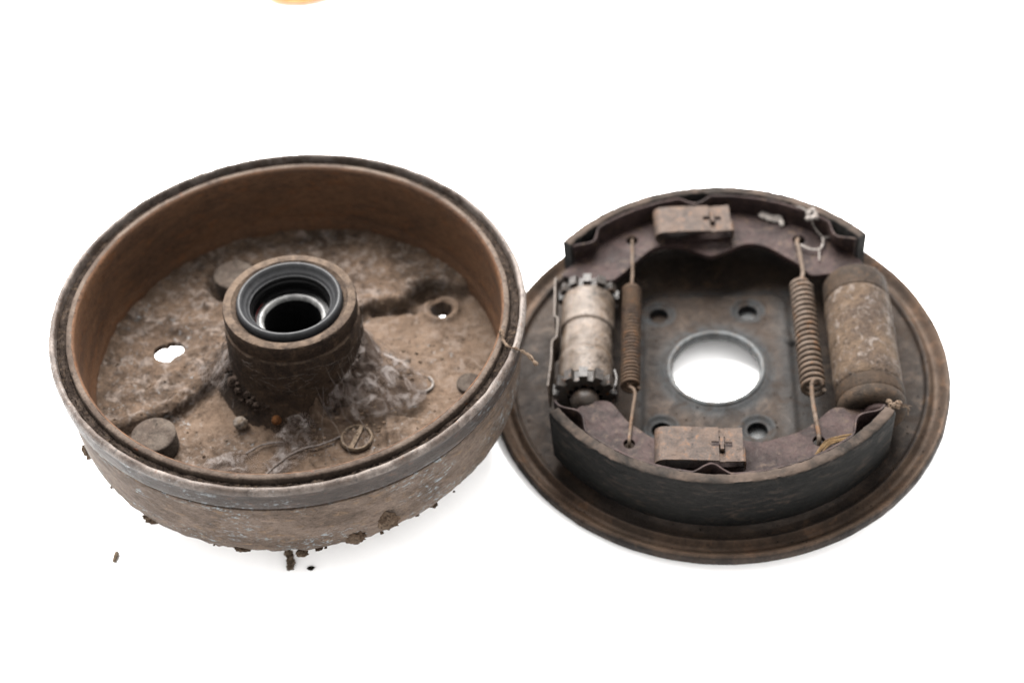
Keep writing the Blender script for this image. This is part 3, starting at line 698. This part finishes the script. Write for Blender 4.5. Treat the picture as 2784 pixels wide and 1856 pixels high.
# --- star-wheel adjuster on the left
ad = bpy.data.objects.new('adjuster', None); COL.objects.link(ad); ad.parent = plate
AX, AZ = -75.0, 19.5
P('adjuster_tube', along_y(lathe([(10, 35), (15.0, 35), (15.8, 34.2), (15.9, 30), (15.8, 14), (15.9, 10.6), (15.2, 9.6), (14.6, 9), (14.8, 1), (15.1, .4), (15.1, -6), (14.8, -7), (15.0, -12), (15.7, -13.2), (15.8, -17), (15.4, -18), (15.6, -28), (14.9, -31), (10, -31)], 72, wob=lambda a, j, r, z: (r + .15 * fbm(math.cos(a) * 2, math.sin(a) * 2, z * .1, 3), z)), AX, AZ), 'tube', ad, 30)
def star(y0, y1):
    n = 12; pts = []
    for k in range(n):
        for ph, rr in ((-.30, 14.6), (-.25, 18.2), (.25, 18.2), (.30, 14.6)):
            a = 2 * math.pi * (k + ph) / n; pts.append((rr * math.cos(a), rr * math.sin(a)))
    m = len(pts); v = [(AX + p[0], y0, AZ + p[1]) for p in pts] + [(AX + p[0], y1, AZ + p[1]) for p in pts]
    v += [(AX + p[0] * .55, y0, AZ + p[1] * .55) for p in pts] + [(AX + p[0] * .55, y1, AZ + p[1] * .55) for p in pts]
    f = []
    for i in range(m):
        j = (i + 1) % m
        f += [(i, j, m + j, m + i), (i, j, 2 * m + j, 2 * m + i), (m + i, m + j, 3 * m + j, 3 * m + i)]
    return v, f
P('star_wheel', star(35.2, 41.5), 'tooth', ad, 25)
P('star_wheel', star(-38.5, -31.2), 'tooth', ad, 25)
P('end_socket', along_y(lathe([(9.8, -38.0), (9.8, -34), (.01, -34)], 40), AX, AZ), 'black', ad)
P('end_socket', along_y(lathe([(9.8, 41), (9.0, 43), (.01, 43)], 40), AX, AZ), 'tooth', ad)
bv, bf = lump((AX + .3, -43.5, AZ + 1.6), (8.3, 7.6, 8.3), 2, 4, .03)
P('ball_pin', (bv, bf), 'ballm', ad)
P('pin_stem', along_y(lathe([(5, -40), (5, -30)], 24), AX, AZ), 'black', ad)
P('lock_leaf', ribbon(sm2([(-94.6, 48), (-95.2, 44), (-94.6, 30), (-94.2, 17), (-92.4, 14.6), (-92.2, 2), (-93.0, -1), (-94.8, -4), (-94.6, -16), (-95.2, -30), (-95.6, -37)], 5), .9, 8, 28), 'tube', ad)
P('lock_leaf', ribbon(sm2([(-58.3, -24), (-57.3, -28), (-57.0, -31), (-57.6, -36)], 5), .9, 10, 26), 'tooth', ad)
P('adjuster_foot', moved(box(-12, 12, -28, 30, -5, 7), (AX, 0, 0)), 'plate', ad)

# --- shoe hold-down clips with their pins
def hold_clip():
    o = bpy.data.objects.new('hold_down_clip', None); COL.objects.link(o); o.parent = plate
    # side profile in x-z, folded spring leaf, swept along y with a cross slot cut in the upper leaf
    half = 11.0
    up = [(-30.0, 27.5), (-33.2, 29.6), (-35.0, 33), (-34.6, 36), (-32, 38), (-27, 38.4), (-15, 38.0), (-5.5, 37.4)]
    up2 = [(5.5, 36.3), (8.5, 36.4), (11.0, 36.6)]
    def leaf(prof2, name, y0=-half, y1=half):
        pts = [(p.x, p.y) for p in spline([(a, b_, 0) for a, b_ in prof2], 6)]
        v, f = ribbon(pts, .9, y0, y1)
        return [(p[0], p[2], p[1]) for p in v], f
    G_ = Geo(); G_.add(*leaf(up, 'a'))
    # pieces around the cross-shaped slot
    def slab(x0, x1, y0, y1, z0, z1):
        v, f = box(x0, x1, y0, y1, 0, 1); zz = {0: z0, 1: z1}
        return [(p[0], p[1], (z0 + (z1 - z0) * (p[0] - x0) / (x1 - x0)) - .45 + .9 * p[2]) for p in v], f
    G_.add(*slab(-5.5, -1.6, 1.6, half, 37.4, 37.2)); G_.add(*slab(-5.5, -1.6, -half, -1.6, 37.4, 37.2))
    G_.add(*slab(-1.6, 1.6, 5.6, half, 36.1, 36.0)); G_.add(*slab(-1.6, 1.6, -half, -5.6, 36.1, 36.0))
    G_.add(*slab(1.6, 5.5, 1.6, half, 36.5, 36.3)); G_.add(*slab(1.6, 5.5, -half, -1.6, 36.5, 36.3))
    P('upper_leaf', leaf(up, 'u'), 'clip', o, 50)
    G2 = Geo(); G2.v = G_.v[len(leaf(up, 'a')[0]):]; 
    nb = len(leaf(up, 'a')[0]); nf = len(leaf(up, 'a')[1]); G2.f = [tuple(i - nb for i in q) for q in G_.f[nf:]]
    G2.add(*leaf(up2, 'r'))
    P('slotted_leaf', (G2.v, G2.f), 'clip', o, 50)
    P('folded_end', leaf([(11.0, 36.6), (11.8, 36.0), (11.9, 33), (11.8, 29)], 'f', -half, -2), 'clip', o, 50)
    P('lower_leaf', leaf([(-30.0, 27.5), (-22, 26.4), (-8, 27.0), (4, 27.4), (11.4, 28.0)], 'l', -8, 8), 'web_plate', o, 50)  # dark colour paints in the shade inside the open clip
    Gp = Geo(); Gp.add(*tube([(0, 0, 4), (0, 0, 38.4)], 1.5, 10)); Gp.add(*moved(box(-.9, .9, -5.0, 5.0, 0, 2.2), (0, 0, 37.7)))
    P('hold_down_pin', (Gp.v, Gp.f), 'clip', o)
    return o
hc = hold_clip(); hc.location = (0, -86.2 * PU, 0)
h2 = hc.copy(); COL.objects.link(h2); h2.parent = plate; h2.location = (0, 86.6 * PU, 0)
for ch in list(hc.children):
    c = ch.copy(); COL.objects.link(c); c.parent = h2
h2.rotation_euler = (0, 0, math.radians(3.5)); hc['label'] = 'clip holding down the front shoe'; h2['label'] = 'clip holding down the rear shoe'

gp = Geo()
for i in range(420):
    a = random.uniform(0, 2 * math.pi); r = math.sqrt(random.uniform(30 ** 2, 131 ** 2)); x, y = r * math.cos(a), r * math.sin(a)
    if any(math.hypot(x - bx, y - by) < 8 for bx, by in BOLTS): continue
    q = random.uniform(.2, .65)
    gp.add(*lump((x, y, plate_h(x, y) + q * .3), (q, q, q * .7), i, 1, .4))
P('grit', (gp.v, gp.f), 'dirt', plate, 180, kind='stuff')
# --- scraps lying on the plate assembly
PW = Matrix.Translation((0.2463, 0.0255, 0.0201)) @ PM.to_4x4()
def pitem(name, vf, mat, label, cat, **k):
    o = ob(name, mesh_from(name, vf[0], vf[1], PU), M[mat]); o.matrix_world = PW; o['label'] = label; o['category'] = cat
    for a, b_ in k.items(): o[a] = b_
    return o
fk = Geo()
for i, (c, r) in enumerate([((32.5, 98.5, 27.6), (3.6, 2.6, 1.2)), ((36.5, 96, 27.4), (3.4, 2.4, 1.1)), ((41.5, 97, 27.8), (2.2, 3.4, 1.1)), ((42.5, 92, 27.4), (1.5, 3.0, .9)), ((39, 94, 27.2), (2.4, 1.6, 1))]):
    fk.add(*lump(c, r, i + 90, 3, .5, 1.8))
pitem('paint_flake', (fk.v, fk.f), 'pale', 'pale crumpled flake resting on the rear shoe web', 'flake')
ff = Geo()
for i in range(12): ff.add(*lump((59.5 + random.uniform(-2.6, 2.6), 84.5 + random.uniform(-3.2, 3.2), 39.5 + random.uniform(-1, 1.5)), (1.7, 1.6, 1.4), i + 110, 2, .5, 2))
pitem('white_fluff', (ff.v, ff.f), 'pale', 'tuft of whitish fluff at the far end of the rear shoe', 'fluff')
sk = Geo()
for pts, r in [([(59.5, 82, 39), (60.2, 80, 36), (63, 78, 32), (66.3, 77, 28.2)], .55), ([(66.3, 77, 28.2), (72, 76.8, 28.5)], .45), ([(66.3, 77, 28.2), (66, 72, 28.2), (63.5, 67, 28), (58, 67, 28.4), (52.5, 70.5, 28.6)], .85),
               ([(63.5, 67, 28), (63, 62, 27.5), (62.8, 58.5, 27)], .5), ([(58.5, 87, 39.5), (54, 92, 39), (51, 94, 38.5)], .5)]:
    sk.add(*tube(spline(pts, 7), r, 6, lambda t: .8 + .4 * fbm(t * 5, 2, 2, 2)))
pitem('spider_silk', (sk.v, sk.f), 'pale', 'forked pale spider silk strung down to the hook of the coarser spring', 'spider silk')
sw = Geo()
for i in range(9):
    x = random.uniform(-2.0, 2.0); y = random.uniform(-2.4, 2.4)
    sw.add(*tube(spline([(49 + x, -88 + y, 27.0), (55 + x, -80 + y, 28 + random.random()), (63 + x, -76.5 + y, 28 + random.random()), (71 + x, -74 + y, 27)], 6), random.uniform(.3, .6), 5))
pitem('straw_wisp', (sw.v, sw.f), 'straw', 'wisp of dry straw lying inside the right end of the front shoe', 'straw')
tf = Geo()
for i in range(8): tf.add(*lump((91 + random.uniform(-2.5, 4.5), -60.5 + random.uniform(-2.5, 2.5), 38.5 + random.uniform(-1.5, 1.5) - 0.0), (1.6, 1.5, 1.4), i + 140, 2, .6, 2))
for i in range(6): tf.add(*tube(spline([(93, -61, 38), (97 + i * .4, -60 + random.uniform(-2, 2), 36), (99.5 + random.uniform(-1, 2), -61 + random.uniform(-4, 3), 33)], 5), .25, 4))
pitem('fibre_tuft', (tf.v, tf.f), 'twig', 'small tan fibre tuft snagged on the right tip of the front shoe', 'fibre tuft')
